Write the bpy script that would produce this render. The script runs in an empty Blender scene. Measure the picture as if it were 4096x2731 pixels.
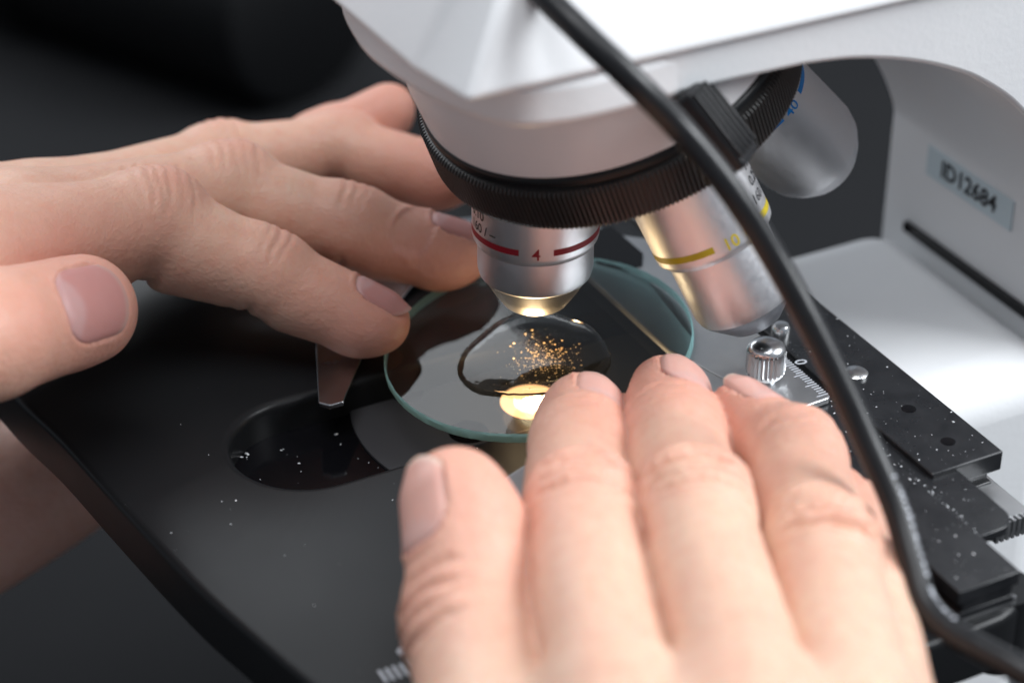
import bpy, bmesh, math, random
import numpy as np
from mathutils import Vector, Matrix

random.seed(7)
S = 0.001                                   # everything below is measured in millimetres
scene = bpy.context.scene
C = scene.collection

# ------------------------------------------------------------------ camera, light, exposure
PITCH = math.radians(32.0)
BETA = math.radians(27.5)                   # heading of the microscope's front-to-back axis
DESK = -150.0
cam_d = bpy.data.cameras.new('camera')
cam_d.sensor_width = 36.0
cam_d.lens = 79.6
cam_d.clip_start = 0.02
cam_d.clip_end = 20.0
cam_d.dof.use_dof = True
cam_d.dof.focus_distance = 0.388
cam_d.dof.aperture_fstop = 10.0
cam = bpy.data.objects.new('camera', cam_d)
C.objects.link(cam)
cam.location = (-4.05 * S, -339.1 * S, 221.6 * S)
cam.rotation_euler = (math.radians(90) - PITCH, 0, 0)
scene.camera = cam

world = bpy.data.worlds.new('World')
scene.world = world
world.use_nodes = True
bg = world.node_tree.nodes['Background']
bg.inputs[0].default_value = (0.80, 0.88, 1.0, 1)
bg.inputs[1].default_value = 0.25


def area(name, loc, target, sx, sy, power, col):
    d = bpy.data.lights.new(name, 'AREA')
    d.shape = 'RECTANGLE'
    d.size = sx
    d.size_y = sy
    d.energy = power
    d.color = col
    o = bpy.data.objects.new(name, d)
    C.objects.link(o)
    o.location = loc
    o.rotation_euler = (Vector(target) - Vector(loc)).to_track_quat('-Z', 'Y').to_euler()
    return o


area('window_light', (1.15, -0.10, 0.88), (0, 0, 0.03), 0.75, 0.65, 24.0, (0.93, 0.965, 1.0))
area('back_window_light', (-0.95, 1.15, 0.95), (0, 0, 0.0), 1.6, 1.0, 13.0, (0.93, 0.965, 1.0))
area('ceiling_light', (-0.05, -0.3, 1.45), (0, 0, 0.05), 0.9, 0.8, 12.0, (0.97, 0.98, 1.0))

scene.view_settings.view_transform = 'Standard'
scene.view_settings.look = 'None'
scene.view_settings.gamma = 1.0
scene.view_settings.exposure = 0.20
scene.view_settings.use_curve_mapping = False
scene.render.engine = 'CYCLES'
scene.cycles.use_denoising = True
scene.cycles.max_bounces = 10
scene.cycles.transparent_max_bounces = 16
scene.cycles.sample_clamp_indirect = 6.0


# ------------------------------------------------------------------ materials
def mat(name, base, rough=0.5, metal=0.0, spec=0.5, bump=None, vary=None, rvary=None, sss=None, coat=0.0,
        trans=0.0, ior=1.45, emit=None, attr=None, ani=0.0):
    m = bpy.data.materials.new(name)
    m.use_nodes = True
    nt = m.node_tree
    b = nt.nodes['Principled BSDF']
    b.inputs['Base Color'].default_value = (*base, 1)
    b.inputs['Roughness'].default_value = rough
    b.inputs['Metallic'].default_value = metal
    b.inputs['Specular IOR Level'].default_value = spec
    b.inputs['Coat Weight'].default_value = coat
    b.inputs['Transmission Weight'].default_value = trans
    b.inputs['IOR'].default_value = ior
    b.inputs['Anisotropic'].default_value = ani
    tc = nt.nodes.new('ShaderNodeTexCoord')

    def noise(scale, detail=4.0, rg=0.6):
        n = nt.nodes.new('ShaderNodeTexNoise')
        n.inputs['Scale'].default_value = scale
        n.inputs['Detail'].default_value = detail
        n.inputs['Roughness'].default_value = rg
        nt.links.new(tc.outputs['Object'], n.inputs['Vector'])
        return n
    if attr:
        a = nt.nodes.new('ShaderNodeAttribute')
        a.attribute_name = attr
        src = a.outputs['Color']
    else:
        src = None
    if vary:                                # (noise scale, second colour, amount)
        n = noise(vary[0])
        mx = nt.nodes.new('ShaderNodeMix')
        mx.data_type = 'RGBA'
        rp = nt.nodes.new('ShaderNodeMapRange')
        rp.inputs[1].default_value = 0.3
        rp.inputs[2].default_value = 0.75
        rp.inputs[4].default_value = vary[2]
        nt.links.new(n.outputs['Fac'], rp.inputs[0])
        nt.links.new(rp.outputs[0], mx.inputs['Factor'])
        if src:
            nt.links.new(src, mx.inputs['A'])
        else:
            mx.inputs['A'].default_value = (*base, 1)
        mx.inputs['B'].default_value = (*vary[1], 1)
        src = mx.outputs['Result']
    if src:
        nt.links.new(src, b.inputs['Base Color'])
    if rvary:
        n = noise(rvary[0], 6)
        rp = nt.nodes.new('ShaderNodeMapRange')
        rp.inputs[1].default_value = 0.3
        rp.inputs[2].default_value = 0.7
        rp.inputs[3].default_value = rvary[1]
        rp.inputs[4].default_value = rvary[2]
        nt.links.new(n.outputs['Fac'], rp.inputs[0])
        nt.links.new(rp.outputs[0], b.inputs['Roughness'])
    if bump:                                # list of (scale, strength, distance mm)
        prev = None
        for sc, st, dist in bump:
            n = noise(sc, 3)
            bp = nt.nodes.new('ShaderNodeBump')
            bp.inputs['Strength'].default_value = st
            bp.inputs['Distance'].default_value = dist * S
            nt.links.new(n.outputs['Fac'], bp.inputs['Height'])
            if prev:
                nt.links.new(prev.outputs[0], bp.inputs['Normal'])
            prev = bp
        nt.links.new(prev.outputs[0], b.inputs['Normal'])
    if sss:
        b.inputs['Subsurface Weight'].default_value = sss[0]
        b.inputs['Subsurface Radius'].default_value = sss[1]
        b.inputs['Subsurface Scale'].default_value = sss[2] * S
    if emit:
        b.inputs['Emission Color'].default_value = (*emit[0], 1)
        b.inputs['Emission Strength'].default_value = emit[1]
    return m


M = {}
M['white'] = mat('white_paint', (0.78, 0.79, 0.80), 0.42, bump=[(900, 0.22, 0.22)], vary=(40, (0.70, 0.71, 0.73), 0.35))
M['skirt'] = mat('nosepiece_enamel', (0.76, 0.76, 0.77), 0.32, bump=[(1200, 0.12, 0.12)])
M['black'] = mat('black_satin_paint', (0.009, 0.0097, 0.0108), 0.34, spec=0.33, bump=[(1500, 0.14, 0.06)], rvary=(25, 0.32, 0.39))
M['gloss_black'] = mat('black_gloss', (0.004, 0.004, 0.005), 0.10, spec=0.4)
M['knurl'] = mat('black_anodised', (0.034, 0.033, 0.033), 0.36, spec=0.6, vary=(300, (0.04, 0.038, 0.036), 0.5))
M['rail'] = mat('worn_black_metal', (0.010, 0.011, 0.013), 0.30, spec=0.5, vary=(220, (0.03, 0.031, 0.034), 0.6),
                rvary=(150, 0.22, 0.42), bump=[(700, 0.12, 0.1)])
M['alu'] = mat('satin_aluminium', (0.80, 0.795, 0.81), 0.44, 1.0, bump=[(2600, 0.14, 0.06)], rvary=(900, 0.40, 0.50))
M['tip'] = mat('turned_aluminium', (0.74, 0.72, 0.70), 0.38, 1.0, bump=[(2600, 0.05, 0.04)])
M['grey_tip'] = mat('grey_anodised_tip', (0.20, 0.21, 0.235), 0.45, 0.6, vary=(500, (0.30, 0.31, 0.33), 0.5))
M['steel'] = mat('nickel_plate', (0.56, 0.565, 0.57), 0.4, 1.0, vary=(120, (0.46, 0.47, 0.49), 0.7), rvary=(80, 0.34, 0.48),
                 bump=[(900, 0.05, 0.06)])
M['chrome'] = mat('bright_chrome', (0.78, 0.79, 0.80), 0.24, 1.0)
M['spring'] = mat('spring_steel', (0.50, 0.50, 0.51), 0.20, 1.0, rvary=(200, 0.15, 0.3))
M['rubber'] = mat('black_rubber', (0.008, 0.0085, 0.010), 0.36, spec=0.45, bump=[(400, 0.15, 0.15)], rvary=(200, 0.26, 0.42))
M['red'] = mat('red_paint', (0.27, 0.008, 0.018), 0.4)
M['yellow'] = mat('yellow_paint', (0.52, 0.40, 0.012), 0.4)
M['blue'] = mat('blue_paint', (0.006, 0.25, 0.72), 0.4)
M['ink'] = mat('black_ink', (0.010, 0.011, 0.014), 0.5)
M['whiteink'] = mat('white_engraving', (0.46, 0.48, 0.52), 0.6)
M['label'] = mat('silver_label', (0.55, 0.64, 0.68), 0.4, 0.0)
M['cond'] = mat('condenser_enamel', (0.05, 0.05, 0.054), 0.6, spec=0.25)
M['dust'] = mat('pale_dust', (0.62, 0.64, 0.66), 0.7)
M['desk'] = mat('dark_desk', (0.015, 0.0156, 0.017), 0.8, spec=0.06, vary=(6, (0.020, 0.0206, 0.022), 0.6))
M['strap'] = mat('black_strap', (0.008, 0.008, 0.009), 0.5)
M['barrel'] = mat('black_barrel', (0.003, 0.0033, 0.004), 0.45, spec=0.45)
M['lens'] = mat('lit_lens', (0.9, 0.8, 0.6), 0.2, emit=((1.0, 0.50, 0.20), 1.6))
M['filament'] = mat('lamp_image', (0.9, 0.8, 0.6), 0.2, emit=((1.0, 0.76, 0.46), 26.0))
M['halo'] = mat('lamp_halo', (0.9, 0.8, 0.6), 0.2, emit=((1.0, 0.66, 0.34), 3.4))
M['gold'] = bpy.data.materials.new('gold_grain')
M['gold'].use_nodes = True
_nt = M['gold'].node_tree
_p = _nt.nodes['Principled BSDF']
_p.inputs['Base Color'].default_value = (0.95, 0.6, 0.28, 1)
_p.inputs['Metallic'].default_value = 0.6
_p.inputs['Roughness'].default_value = 0.2
_t = _nt.nodes.new('ShaderNodeBsdfTranslucent')
_t.inputs[0].default_value = (1.0, 0.90, 0.66, 1)
_m = _nt.nodes.new('ShaderNodeMixShader')
_m.inputs[0].default_value = 0.7
_nt.links.new(_p.outputs[0], _m.inputs[1])
_nt.links.new(_t.outputs[0], _m.inputs[2])
_nt.links.new(_m.outputs[0], _nt.nodes['Material Output'].inputs[0])
SKIN_BUMP = [(240, 0.34, 0.6), (900, 0.55, 0.26)]
M['skin'] = mat('skin', (0.7, 0.46, 0.35), 0.46, spec=0.42, attr='tone', vary=(80, (0.64, 0.285, 0.21), 0.42),
                bump=SKIN_BUMP, sss=(0.4, (1.0, 0.34, 0.18), 1.1), rvary=(300, 0.40, 0.56))
M['nail'] = mat('fingernail', (0.7, 0.42, 0.38), 0.40, spec=0.42, attr='tone', vary=(200, (0.56, 0.28, 0.25), 0.4),
                bump=[(420, 0.14, 0.2)], sss=(0.4, (1.0, 0.4, 0.3), 1.0))


def skin_lines(m):
    nt = m.node_tree
    tc = nt.nodes.new('ShaderNodeTexCoord')
    b = nt.nodes['Principled BSDF']
    old = b.inputs['Normal'].links[0].from_socket
    vo = nt.nodes.new('ShaderNodeTexVoronoi')
    vo.feature = 'DISTANCE_TO_EDGE'
    vo.inputs['Scale'].default_value = 850
    nt.links.new(tc.outputs['Object'], vo.inputs['Vector'])
    bp = nt.nodes.new('ShaderNodeBump')
    bp.inputs['Strength'].default_value = 0.5
    bp.inputs['Distance'].default_value = 0.12 * S
    nt.links.new(vo.outputs['Distance'], bp.inputs['Height'])
    nt.links.new(old, bp.inputs['Normal'])
    nt.links.new(bp.outputs[0], b.inputs['Normal'])
    # blotches of blood under the skin
    src = b.inputs['Base Color'].links[0].from_socket
    nz = nt.nodes.new('ShaderNodeTexNoise')
    nz.inputs['Scale'].default_value = 420
    nz.inputs['Detail'].default_value = 5
    nt.links.new(tc.outputs['Object'], nz.inputs['Vector'])
    mr = nt.nodes.new('ShaderNodeMapRange')
    mr.inputs[1].default_value = 0.45
    mr.inputs[2].default_value = 0.75
    mr.inputs[4].default_value = 0.45
    nt.links.new(nz.outputs['Fac'], mr.inputs[0])
    mx = nt.nodes.new('ShaderNodeMix')
    mx.data_type = 'RGBA'
    mx.inputs['B'].default_value = (0.62, 0.295, 0.21, 1)
    nt.links.new(mr.outputs[0], mx.inputs['Factor'])
    nt.links.new(src, mx.inputs['A'])
    nt.links.new(mx.outputs['Result'], b.inputs['Base Color'])


skin_lines(M['skin'])


def glass_mat(name, tint, rough, edge):
    m = bpy.data.materials.new(name)
    m.use_nodes = True
    nt = m.node_tree
    nt.nodes.clear()
    out = nt.nodes.new('ShaderNodeOutputMaterial')
    fr = nt.nodes.new('ShaderNodeFresnel')
    fr.inputs[0].default_value = 1.50
    tr = nt.nodes.new('ShaderNodeBsdfTransparent')
    tr.inputs[0].default_value = (*tint, 1)
    gl = nt.nodes.new('ShaderNodeBsdfGlossy')
    gl.inputs['Roughness'].default_value = rough
    mx = nt.nodes.new('ShaderNodeMixShader')
    nt.links.new(fr.outputs[0], mx.inputs[0])
    nt.links.new(tr.outputs[0], mx.inputs[1])
    nt.links.new(gl.outputs[0], mx.inputs[2])
    if edge:
        df = nt.nodes.new('ShaderNodeBsdfDiffuse')
        df.inputs[0].default_value = (0.42, 0.74, 0.76, 1)
        tl = nt.nodes.new('ShaderNodeBsdfTranslucent')
        tl.inputs[0].default_value = (0.46, 0.80, 0.80, 1)
        m1 = nt.nodes.new('ShaderNodeMixShader')
        nt.links.new(df.outputs[0], m1.inputs[1])
        nt.links.new(tl.outputs[0], m1.inputs[2])
        m2 = nt.nodes.new('ShaderNodeMixShader')
        m2.inputs[0].default_value = 0.72
        nt.links.new(mx.outputs[0], m2.inputs[1])
        nt.links.new(m1.outputs[0], m2.inputs[2])
        mx = m2
    nt.links.new(mx.outputs[0], out.inputs[0])
    return m


M['glass'] = glass_mat('clear_glass', (0.95, 0.97, 0.965), 0.02, False)
M['glass_edge'] = glass_mat('ground_glass_edge', (0.62, 0.86, 0.82), 0.2, True)
M['water_top'] = glass_mat('still_water', (0.97, 0.98, 0.98), 0.0, False)
M['water'] = mat('water', (1, 1, 1), 0.0, trans=1.0, ior=1.33)


# ------------------------------------------------------------------ mesh helpers (all input in mm)
def link(name, me, parent=None, loc=(0, 0, 0)):
    o = bpy.data.objects.new(name, me)
    C.objects.link(o)
    if parent is not None:
        o.parent = parent
    o.location = [c * S for c in loc]
    return o


def mesh(name, verts, faces, m, parent=None, smooth=True, loc=(0, 0, 0), bevel=0.0, seg=3, auto=40, weld=False):
    me = bpy.data.meshes.new(name)
    me.from_pydata([(v[0] * S, v[1] * S, v[2] * S) for v in verts], [], [tuple(f) for f in faces])
    bm = bmesh.new()
    bm.from_mesh(me)
    if weld:
        bmesh.ops.remove_doubles(bm, verts=bm.verts, dist=1e-6)
    bmesh.ops.recalc_face_normals(bm, faces=bm.faces)
    if smooth:
        lim = math.radians(auto)
        for e in bm.edges:
            if len(e.link_faces) == 2 and e.calc_face_angle(0) > lim:
                e.smooth = False
        for f in bm.faces:
            f.smooth = True
    bm.to_mesh(me)
    bm.free()
    me.materials.append(m)
    o = link(name, me, parent, loc)
    if bevel:
        md = o.modifiers.new('bevel', 'BEVEL')
        md.width = bevel * S
        md.segments = seg
        md.limit_method = 'ANGLE'
        md.angle_limit = math.radians(25)
        md.harden_normals = False
    return o


def box(x0, x1, y0, y1, z0, z1):
    v = [(x, y, z) for z in (z0, z1) for y in (y0, y1) for x in (x0, x1)]
    f = [(0, 2, 3, 1), (4, 5, 7, 6), (0, 1, 5, 4), (2, 6, 7, 3), (0, 4, 6, 2), (1, 3, 7, 5)]
    return v, f


def join(*parts):
    V, F = [], []
    for v, f in parts:
        n = len(V)
        V += list(v)
        F += [tuple(i + n for i in q) for q in f]
    return V, F


def frame(axis, ref=(0, 0, 1)):
    a = np.array(axis, float)
    a /= np.linalg.norm(a)
    r = np.array(ref, float)
    if abs(a @ r) > 0.95:
        r = np.array([1.0, 0, 0])
    e = np.cross(a, r)
    e /= np.linalg.norm(e)
    f = np.cross(a, e)
    return a, e, f


def lathe(profile, origin, axis, n=96, ref=(0, 0, 1), wave=None, cap=(True, True), per=2):
    """profile: list of (radius, distance along axis)"""
    a, e, f = frame(axis, ref)
    o = np.array(origin, float)
    V, F = [], []
    for k, (r, h) in enumerate(profile):
        for i in range(n):
            t = 2 * math.pi * i / n
            rr = r + (wave[k] if wave and wave[k] and (i % per >= per // 2) else 0.0)
            V.append(tuple(o + a * h + rr * (math.cos(t) * e + math.sin(t) * f)))
    for k in range(len(profile) - 1):
        for i in range(n):
            j = (i + 1) % n
            F.append((k * n + i, k * n + j, (k + 1) * n + j, (k + 1) * n + i))
    if cap[0]:
        F.append(tuple(range(n)))
    if cap[1]:
        F.append(tuple(range((len(profile) - 1) * n, len(profile) * n)))
    return V, F


def prism(poly, z0, z1):
    n = len(poly)
    V = [(p[0], p[1], z0) for p in poly] + [(p[0], p[1], z1) for p in poly]
    F = [tuple(range(n)), tuple(range(n, 2 * n))]
    F += [(i, (i + 1) % n, n + (i + 1) % n, n + i) for i in range(n)]
    return V, F


def catmull(pts, per=8, closed=False):
    P = [np.array(p, float) for p in pts]
    n = len(P)
    out = []
    rng = range(n) if closed else range(n - 1)
    for i in rng:
        g = (lambda k: P[k % n]) if closed else (lambda k: P[min(max(k, 0), n - 1)])
        p0, p1, p2, p3 = g(i - 1), g(i), g(i + 1), g(i + 2)
        for j in range(per):
            t = j / per
            out.append(0.5 * (2 * p1 + (p2 - p0) * t + (2 * p0 - 5 * p1 + 4 * p2 - p3) * t * t + (3 * p1 - p0 - 3 * p2 + p3) * t ** 3))
    if not closed:
        out.append(P[-1])
    return out


def tube(path, radius, n=20):
    P = [np.array(p, float) for p in path]
    V, F = [], []
    up = np.array([0, 0, 1.0])
    prev = None
    for i, p in enumerate(P):
        t = P[min(i + 1, len(P) - 1)] - P[max(i - 1, 0)]
        t /= np.linalg.norm(t)
        e = np.cross(t, up) if prev is None else prev - t * (prev @ t)
        e /= np.linalg.norm(e)
        prev = e
        f = np.cross(t, e)
        r = radius[i] if hasattr(radius, '__len__') else radius
        for k in range(n):
            a = 2 * math.pi * k / n
            V.append(tuple(p + r * (math.cos(a) * e + math.sin(a) * f)))
    for i in range(len(P) - 1):
        for k in range(n):
            j = (k + 1) % n
            F.append((i * n + k, i * n + j, (i + 1) * n + j, (i + 1) * n + k))
    F.append(tuple(range(n)))
    F.append(tuple(range((len(P) - 1) * n, len(P) * n)))
    return V, F


def inset(poly, d):
    """offset a counter-clockwise outline inwards by d"""
    n = len(poly)
    out = []
    for i in range(n):
        p0, p1, p2 = (np.array(poly[(i + k - 1) % n][:2], float) for k in range(3))
        a = p1 - p0
        b = p2 - p1
        na = np.array([-a[1], a[0]]) / np.linalg.norm(a)
        nb = np.array([-b[1], b[0]]) / np.linalg.norm(b)
        m_ = na + nb
        m_ /= max(np.linalg.norm(m_), 1e-6)
        out.append(p1 + m_ * d / max(m_ @ na, 0.4))
    return [tuple(p) for p in out]


def empty(name, loc, rz=0.0):
    o = bpy.data.objects.new(name, None)
    C.objects.link(o)
    o.empty_display_size = 0.01
    o.location = [c * S for c in loc]
    o.rotation_euler = (0, 0, rz)
    return o


def tag(o, label=None, cat=None, group=None, kind=None):
    for k, v in (('label', label), ('category', cat), ('group', group), ('kind', kind)):
        if v:
            o[k] = v
    return o


def text_mesh(txt, size, bold=0.03):
    """flat glyphs as (verts, faces) in mm, centred, x right, y up"""
    cu = bpy.data.curves.new('lettering', 'FONT')
    cu.body = txt
    cu.size = size
    cu.offset = bold
    cu.align_x = 'CENTER'
    cu.align_y = 'CENTER'
    cu.resolution_u = 3
    o = bpy.data.objects.new('lettering', cu)
    C.objects.link(o)
    bpy.context.view_layer.update()
    me = bpy.data.meshes.new_from_object(o.evaluated_get(bpy.context.evaluated_depsgraph_get()))
    bm = bmesh.new()
    bm.from_mesh(me)
    bmesh.ops.triangulate(bm, faces=bm.faces)
    V = [tuple(v.co) for v in bm.verts]
    F = [tuple(v.index for v in f.verts) for f in bm.faces]
    bm.free()
    bpy.data.objects.remove(o)
    bpy.data.meshes.remove(me)
    return V, F


def wrap_text(txt, size, origin, axis, ref, radius, ang, h):
    """glyphs wrapped on a barrel; axis points down the barrel, text reads upright against it"""
    V, F = text_mesh(txt, size)
    a, e, f = frame(axis, ref)
    o = np.array(origin, float)
    out = []
    for x, y, _ in V:
        t = ang - x / radius
        out.append(tuple(o + a * (h - y) + radius * (math.cos(t) * e + math.sin(t) * f)))
    return out, F


def arc_band(origin, axis, ref, radius, h0, h1, a0, a1, n=40):
    a, e, f = frame(axis, ref)
    o = np.array(origin, float)
    V, F = [], []
    for i in range(n + 1):
        t = a0 + (a1 - a0) * i / n
        for h in (h0, h1):
            V.append(tuple(o + a * h + radius * (math.cos(t) * e + math.sin(t) * f)))
    for i in range(n):
        F.append((2 * i, 2 * i + 1, 2 * i + 3, 2 * i + 2))
    return V, F


# ------------------------------------------------------------------ desk
o = mesh('desk', *box(-900, 1100, -420, 1500, DESK - 30, DESK), M['desk'])
tag(o, kind='structure')

# ------------------------------------------------------------------ microscope (local axes: x towards its pillar, y away from the camera)
scope = empty('microscope', (0, 0, DESK), BETA)
tag(scope, 'white compound microscope with black stage and three silver objectives in view', 'microscope')
ROOT = (0, 0, -DESK)


def part(name, vf, m, parent=None, **k):
    p = parent if parent is not None else scope
    return mesh(name, vf[0], vf[1], m, p, loc=ROOT if p is scope else (0, 0, 0), **k)


# --- stage plate with its slot
left_edge = [(-86, 88), (-85.5, 62), (-83.5, 41), (-80.5, 24), (-78, 3), (-74.4, -24), (-70.6, -42), (-67, -57), (-62.5, -73), (-57, -84), (-48, -91)]
outline = [tuple(p) for p in catmull(left_edge, 4)] + [(0, -91), (30, -91)]
outline += [(32 + 12 * math.sin(t), -79 - 12 * math.cos(t)) for t in np.linspace(0.15, math.pi / 2, 8)]
outline += [(44, -40), (44, 20), (44, 70), (40, 88), (-40, 92)]
SC, SW = 3.2, 13.4
slot = [(-42.6 - SW * math.cos(t), SC - SW * math.sin(t)) for t in np.linspace(-math.pi / 2, math.pi / 2, 33)]
slot += [(u, SC - SW) for u in (-30, -15, 0, 15)]
slot += [(28 + SW * math.sin(t), SC - SW * math.cos(t)) for t in np.linspace(0, math.pi, 25)]
slot += [(u, SC + SW) for u in (15, 0, -15, -30)]


def stage_mesh():
    bm = bmesh.new()
    no = len(outline)
    rings = []
    for d, z in ((0.0, -10.0), (0.0, -1.5), (0.12, -0.8), (0.4, -0.32), (0.85, -0.07), (1.4, 0.0)):
        q = inset(outline, d) if d else outline
        rings.append([bm.verts.new((p[0] * S, p[1] * S, z * S)) for p in q])
    for a, b in zip(rings, rings[1:]):
        for i in range(no):
            bm.faces.new((a[i], a[(i + 1) % no], b[(i + 1) % no], b[i]))
    bm.faces.new(list(reversed(rings[0])))
    ns = len(slot)
    srings = []
    for d, z in ((-1.7, 0.0), (-1.0, -0.1), (-0.45, -0.4), (-0.1, -1.0), (0.0, -1.8), (0.0, -6.6)):
        q = inset(slot, d)
        srings.append([bm.verts.new((p[0] * S, p[1] * S, z * S)) for p in q])
    for a, b in zip(srings, srings[1:]):
        for i in range(ns):
            bm.faces.new((a[i], a[(i + 1) % ns], b[(i + 1) % ns], b[i]))
    edges = []
    for ring in (rings[-1], srings[0]):
        for i in range(len(ring)):
            edges.append(bm.edges.get((ring[i], ring[(i + 1) % len(ring)])))
    bmesh.ops.triangle_fill(bm, edges=edges, use_beauty=True)
    bmesh.ops.recalc_face_normals(bm, faces=bm.faces)
    for f in bm.faces:
        f.smooth = True
    for e in bm.edges:
        if len(e.link_faces) == 2 and e.calc_face_angle(0) > math.radians(50):
            e.smooth = False
    me = bpy.data.meshes.new('stage')
    bm.to_mesh(me)
    bm.free()
    me.materials.append(M['black'])
    return me


stage = link('stage', stage_mesh(), scope, ROOT)
V, F = prism(inset(slot, -2.5), -9.0, -6.5)
part('slot_floor', (V, F), M['gloss_black'], stage, smooth=False)
# engraved scale on the near front corner of the stage


def flat_text(txt, size, x, y, z, rot):
    V_, F_ = text_mesh(txt, size)
    c, s = math.cos(rot), math.sin(rot)
    return [(x + a * c - b * s, y + a * s + b * c, z) for a, b, _ in V_], F_


V, F = flat_text('90', 4.6, -50.8, -56.2, 0.05, math.radians(-6))
part('scale_number', (V, F), M['whiteink'], stage, smooth=False)
ticks = [box(-57.3 + i * 1.15, -56.8 + i * 1.15, -60.6, -57.6, 0.02, 0.05) for i in range(9)]
part('scale_marks', join(*ticks), M['whiteink'], stage, smooth=False)
tag(stage.children[-1], kind='stuff')

# dust on the stage and on the rails


def dust(name, n, region, z, rmin, rmax, parent, seed):
    rnd = random.Random(seed)
    parts = []
    for _ in range(n):
        x, y = region(rnd)
        zz = z(x, y) if callable(z) else z
        r = rmin + (rmax - rmin) * rnd.random() ** 3
        k = rnd.uniform(0.5, 2.2)
        an = rnd.uniform(0, math.pi)
        ca, sa = math.cos(an), math.sin(an)
        vs = []
        for q in range(5):
            t = 2 * math.pi * q / 5
            a, b = r * k * math.cos(t) * rnd.uniform(.7, 1.2), r * math.sin(t) * rnd.uniform(.7, 1.2)
            vs.append((x + a * ca - b * sa, y + a * sa + b * ca, zz + 0.01))
        vs.append((x, y, zz + r * 0.7))
        parts.append((vs, [(0, 1, 5), (1, 2, 5), (2, 3, 5), (3, 4, 5), (4, 0, 5)]))
    return tag(part(name, join(*parts), M['dust'], parent, smooth=False), kind='stuff')


def stage_region(rnd):
    while True:
        x, y = rnd.uniform(-78, 20), rnd.uniform(-88, 30)
        if x > -84 + abs(min(y, 0)) * 0.35 + 4 and not (x > -58 and -12 < y < 19):
            return x, y


dust('dust', 90, stage_region, 0.0, 0.04, 0.19, stage, 3)
dust('dust', 34, lambda r: (r.uniform(-52, -26), r.uniform(-8, 14)), -6.5, 0.06, 0.30, stage, 4)

# --- condenser seen down the slot
cond = part('condenser', lathe([(33.0, -7.2), (33.0, -6.1), (32.6, -5.9), (7.0, -5.9), (6.4, -6.3), (5.6, -6.35)], (1.8, 4.6, 0), (0, 0, 1), 96), M['cond'], auto=30)
part('lens', lathe([(5.7, -6.3), (5.0, -5.95), (3.9, -5.6), (2.2, -5.4), (0.3, -5.35)], (1.8, 4.6, 0), (0, 0, 1), 48, cap=(False, True)), M['lens'], cond)
part('lamp_halo', lathe([(3.6, -5.50), (0.2, -5.30)], (1.6, 3.4, 0), (0, 0, 1), 48, cap=(False, True)), M['halo'], cond)
part('lamp_image', lathe([(2.9, -5.44), (0.2, -5.26)], (1.6, 3.2, 0), (0, 0, 1), 48, cap=(False, True)), M['filament'], cond)
for hx, hy in ((-17.1, 18.0), (-13.0, 0.6), (14, -8)):
    part('screw_recess', lathe([(3.6, -5.86), (3.4, -5.84), (0.2, -5.84)], (hx, hy, 0), (0, 0, 1), 32, cap=(False, True)), M['gloss_black'], cond)

sp = bpy.data.lights.new('illuminator_lamp', 'SPOT')
sp.energy = 0.055
sp.color = (1.0, 0.66, 0.34)
sp.spot_size = math.radians(84)
sp.spot_blend = 0.6
sp.shadow_soft_size = 0.0035
spo = bpy.data.objects.new('illuminator_lamp', sp)
C.objects.link(spo)
spo.parent = scope
spo.location = (1.8 * S, 4.6 * S, (-4.9 - DESK) * S)
spo.rotation_euler = (math.pi, 0, 0)

# --- mechanical stage: rails, bar, rack
rail = part('rail', box(39.5, 54, -63.5, 95, 4.2, 8.0), M['rail'], bevel=0.35)
part('rail_foot', box(41, 53.2, -62.6, 95, -3.0, 1.6), M['rail'], rail, bevel=0.3)
part('rail_web', box(45, 52.6, -61.8, 95, 1.6, 4.2), M['rail'], rail)
part('bearing_strip', box(40.6, 44.6, -62.4, 94, 2.2, 3.9), M['chrome'], rail, bevel=0.3)
for yy in (-46, -57):
    part('screw_hole', lathe([(1.25, 8.03), (1.1, 8.05), (0.1, 8.05)], (47.5, yy, 0), (0, 0, 1), 24, cap=(False, True)), M['gloss_black'], rail)
part('screw_head', lathe([(2.2, 7.9), (2.2, 8.5), (1.7, 8.9), (0.1, 9.0)], (45.6, -33, 0), (0, 0, 1), 24, cap=(False, True)), M['chrome'], rail)
pl = [(35.0, -79.5), (39.5, -79.5)] + [(41 + 4 * math.sin(t), -75.5 - 4 * math.cos(t)) for t in np.linspace(0.2, math.pi / 2, 8)] + [(45, 90), (35, 90)]
part('slide_plate', prism(pl, 5.2, 7.0), M['rail'], bevel=0.3)
bar = part('slide_bar', box(25.0, 36.7, -90, 92, 4.9, 7.5), M['rail'], bevel=0.25)
part('bar_foot', box(26.2, 35.6, -89.8, 92, 3.0, 4.9), M['rail'], bar)
part('bar_lip', box(25.6, 36.2, -89.9, 92, 1.7, 3.1), M['rail'], bar, bevel=0.2)


def rack(x0, x1, y0, y1, z0, z1, along, n):
    ps = [box(x0, x1, y0, y1, z0, z1)]
    for i in range(n):
        t = (i + 0.5) / n
        if along == 'y':
            y = y0 + (y1 - y0) * t
            ps.append(box(x0 - 1.0, x0 + 0.01, y - 0.32, y + 0.32, z0 + .05, z1 - .05))
        else:
            x = x0 + (x1 - x0) * t
            ps.append(box(x - 0.3, x + 0.3, y0 - 1.1, y0 + 0.01, z0 + .05, z1 - .05))
    return join(*ps)


part('toothed_rack', rack(27.5, 37.5, -89.0, -30, 0.2, 1.5, 'y', 46), M['steel'], smooth=False)
part('toothed_rack', rack(46.5, 54.0, -71.5, -40, -2.6, 1.1, 'x', 7), M['steel'], smooth=False)
part('carriage_end', lathe([(5.0, -14), (5.0, 0.15)], (38.6, -84.5, 0), (0, 0, 1), 32), M['black'])


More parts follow.
